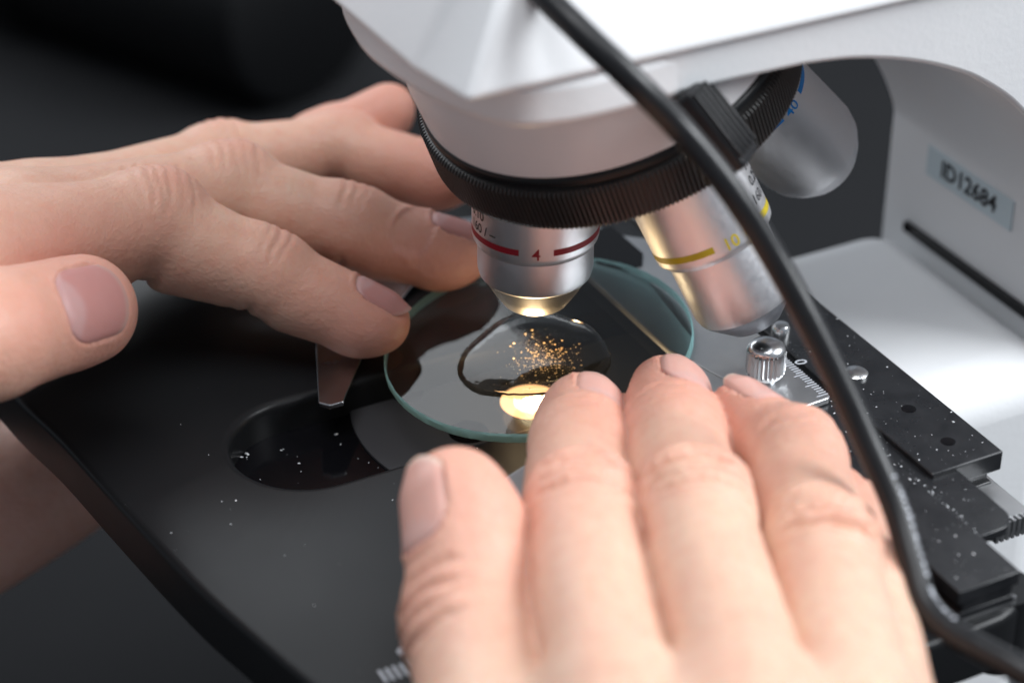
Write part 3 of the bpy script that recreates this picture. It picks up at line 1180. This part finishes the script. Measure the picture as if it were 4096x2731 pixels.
        fs2 = fs + [tuple(n0 + i for i in reversed(ff)) for ff in fs]
        border = [i * nv for i in range(nu)] + [(nu - 1) * nv + j for j in range(1, nv)] + [i * nv + nv - 1 for i in range(nu - 2, -1, -1)] + [j for j in range(nv - 2, 0, -1)]
        for i in range(len(border)):
            b0, b1 = border[i], border[(i + 1) % len(border)]
            fs2.append((b0, b1, b1 + n0, b0 + n0))
        o = mesh('fingernail', [tuple(p) for p in (q2 - base)], fs2, M['nail'], h, auto=60)
        ca = o.data.color_attributes.new('tone', 'FLOAT_COLOR', 'POINT')
        cc = np.concatenate([col, col])
        ca.data.foreach_set('color', np.concatenate([cc, np.ones((len(cc), 1))], 1).ravel().astype(np.float32))
    return h


def folds(n, spread, dep, wid, bow, seed, lim=0.15):
    r = random.Random(seed)
    return [(-spread + 2 * spread * (i + 0.5) / n + r.uniform(-.4, .4), bow * (1 if i < n / 2 else -1) * r.uniform(.3, 1.0),
             wid * r.uniform(.75, 1.3), dep * r.uniform(.35, 1.15), lim + r.uniform(-.1, .15)) for i in range(n)]


# --- right hand, coming in from below
R_index = Finger([(9.0, -109.4, 25.0), (6.2, -66.8, 21.0), (6.8, -43.5, 16.4), (7.9, -30.6, 14.6)], [8.6, 8.6, 8.1, 7.3], (0.52, -0.22, 0.83), nail=(14.6, 13.0, 6.0), swell=0.96, under=0.90, fold=(0.1, -0.25, 0.95))
R_middle = Finger([(26.6, -113.5, 26.4), (22.9, -68.7, 22.8), (21.7, -42.3, 18.2), (21.9, -28.2, 16.6)], [8.7, 8.6, 8.1, 7.2], (0.52, -0.22, 0.83), nail=(14.8, 13.2, 6.0), swell=0.96, under=0.90, fold=(0.15, -0.25, 0.95))
R_ring = Finger([(41.0, -114.0, 23.0), (41.0, -75.0, 20.0), (40.0, -49.5, 18.6), (32.7, -35.6, 18.6)], [8.6, 8.5, 7.8, 6.0], (0.40, 0.10, 0.88), nail=(12.4, 11.2, 5.0), swell=0.95, under=0.90, fold=(0.25, -0.25, 0.92))
R_pinky = Finger([(45.5, -107.2, 16.0), (47.6, -76.4, 13.6), (47.8, -60.0, 12.8), (46.6, -51.1, 12.0)], [8.6, 7.7, 7.0, 6.2], (0.7, 0.2, 0.7), swell=0.96, under=0.90)
R_thumb = Finger([(-6.0, -114.0, 15.0), (-9.6, -86.5, 16.0), (-12.4, -70.1, 25.4)], [10.9, 9.6, 8.5], (-0.78, -0.40, 0.38), nail=(16.5, 14.4, 7.0), swell=0.97)
R_palm = [((9.5, -116, 22), (12, -168, 18), 10.5, 17), ((27, -120, 24), (22, -170, 18), 10.5, 18), ((40, -120, 20), (30, -170, 16), 10.5, 17),
          ((45.5, -112, 14), (36, -170, 14), 10, 16), ((-6, -116, 13), (10, -160, 10), 12, 18), ((14, -168, 16), (16, -198, 19), 19, 18)]
cr = [(0, 1, 1, folds(6, 6.0, 1.7, .6, 2.0, 1, -0.1)), (0, 2, 1, folds(5, 4.0, .36, .45, .8, 2)),
      (1, 1, 1, folds(6, 6.2, 1.7, .6, 2.0, 3, -0.1)), (1, 2, 1, folds(5, 4.0, .36, .45, .8, 4)),
      (2, 1, 1, folds(5, 6.0, 1.5, .65, 1.6, 5, -0.1)), (2, 2, 1, folds(3, 3.0, .5, .7, .8, 6)),
      (3, 1, 1, folds(3, 3.6, .5, .8, 1.2, 7)), (4, 1, 1, folds(4, 6.5, .75, .9, 1.0, 8, -.3))]
tone_r = [(0.715, 0.49, 0.365), (0.69, 0.34, 0.26), (0.66, 0.32, 0.26), (0.68, 0.38, 0.315), (0.72, 0.56, 0.46), 0.25]
make_hand('hand', [R_index, R_middle, R_ring, R_pinky, R_thumb], R_palm, (-30, -222, -8), (66, -14, 50), 0.58, 5.0, cr,
          'right hand seen from its back, fingertips pressing the near edge of the glass disc', tone_r, 1)

# --- left hand, reaching in from the left
L_index = Finger([(-96.5, -12.5, 33.5), (-68.2, 12.6, 26.6), (-48.6, 11.4, 17.3), (-28.9, 8.0, 9.2)], [10.9, 9.3, 7.6, 6.6], (0.15, 0.22, 0.95), nail=(12.4, 11.0, 5.5), swell=0.98, under=0.90)
L_middle = Finger([(-89.0, 6.0, 29.0), (-57.2, 32.0, 22.4), (-34.4, 28.6, 17.0), (-14.7, 27.6, 12.0)], [10.5, 8.9, 7.5, 6.6], (0.15, 0.25, 0.93), nail=(12.4, 11.0, 5.3), swell=0.98, under=0.90)
L_ring = Finger([(-89.0, 22.0, 22.5), (-61.3, 54.0, 17.0), (-38.2, 60.6, 17.0), (-16.4, 52.3, 15.0)], [9.4, 7.7, 6.8, 6.2], (0.15, 0.45, 0.88), nail=(12.0, 10.8, 5.0))
L_pinky = Finger([(-83.0, 34.0, 17.0), (-55.0, 60.0, 12.5), (-41.4, 67.5, 15.0), (-29.2, 71.8, 19.6)], [8.4, 6.8, 6.2, 5.8], (-0.2, 0.3, 0.93))
L_thumb = Finger([(-103.2, -55.1, 39.5), (-87.8, -35.0, 32.6), (-75.0, -18.7, 27.6)], [11.6, 10.3, 9.2], (0.02, -0.84, 0.54), nail=(20.4, 13.8, 7.3))
L_palm = [((-98, -13.5, 32), (-160, -46, 36), 11.0, 17), ((-91, 5, 28), (-160, -38, 36), 10.5, 17), ((-91, 20, 22), (-160, -28, 34), 10.0, 17),
          ((-85, 32, 17), (-156, -22, 30), 9.5, 16), ((-106, -59, 39), (-160, -56, 40), 11, 17), ((-162, -42, 36), (-188, -54, 36), 18, 17)]
cr = [(0, 1, 1, folds(6, 6.4, .22, .42, 1.2, 11, 0.1)), (0, 2, 1, folds(3, 3.0, .24, .42, .7, 12, 0.2)), (0, 2, -1, [(0.0, 0.3, .7, .5, -.1)]),
      (0, 1, -1, [(0.5, 0.3, .8, .5, -.1)]),
      (1, 1, 1, folds(5, 5.4, .18, .45, 1.0, 13, 0.1)), (1, 2, 1, folds(3, 3.0, .22, .42, .7, 14, 0.2)), (1, 2, -1, [(0.0, 0.3, .7, .45, -.1)]),
      (2, 1, 1, folds(4, 5.0, .25, .5, 1.0, 15))]
tone_l = [(0.66, 0.44, 0.33), (0.64, 0.285, 0.22), (0.60, 0.31, 0.27), (0.50, 0.235, 0.215), (0.50, 0.32, 0.28), 0.40]
make_hand('hand', [L_index, L_middle, L_ring, L_pinky, L_thumb], L_palm, (-210, -84, 0), (-4, 84, 66), 0.58, 5.0, cr,
          'left hand reaching in from the left, index fingertip on the glass disc', tone_l, 2)

# --- bare forearm with a black strap, below the stage's front edge
fa = [(-170, 12, -78), (-130.7, 25.7, -60.0), (-112.4, 28.5, -50.0), (-97.7, 38.1, -45.0), (-81.4, 51.3, -40.0), (-64, 66, -36)]
V, F = tube(catmull(fa, 8), list(np.linspace(17, 14, 41)), 40)
me_o = mesh('forearm', V, F, M['skin'])
ca = me_o.data.color_attributes.new('tone', 'FLOAT_COLOR', 'POINT')
ca.data.foreach_set('color', np.tile(np.array([0.72, 0.44, 0.36, 1.0]), len(me_o.data.vertices)).astype(np.float32))
tag(me_o, 'blurred bare forearm with a black strap below the front edge of the stage', 'forearm')
V, F = tube([(-125, 26, -24), (-113, 36, -31), (-106.8, 46, -38)], 4.5, 24)
mesh('strap', V, F, M['strap'], me_o)
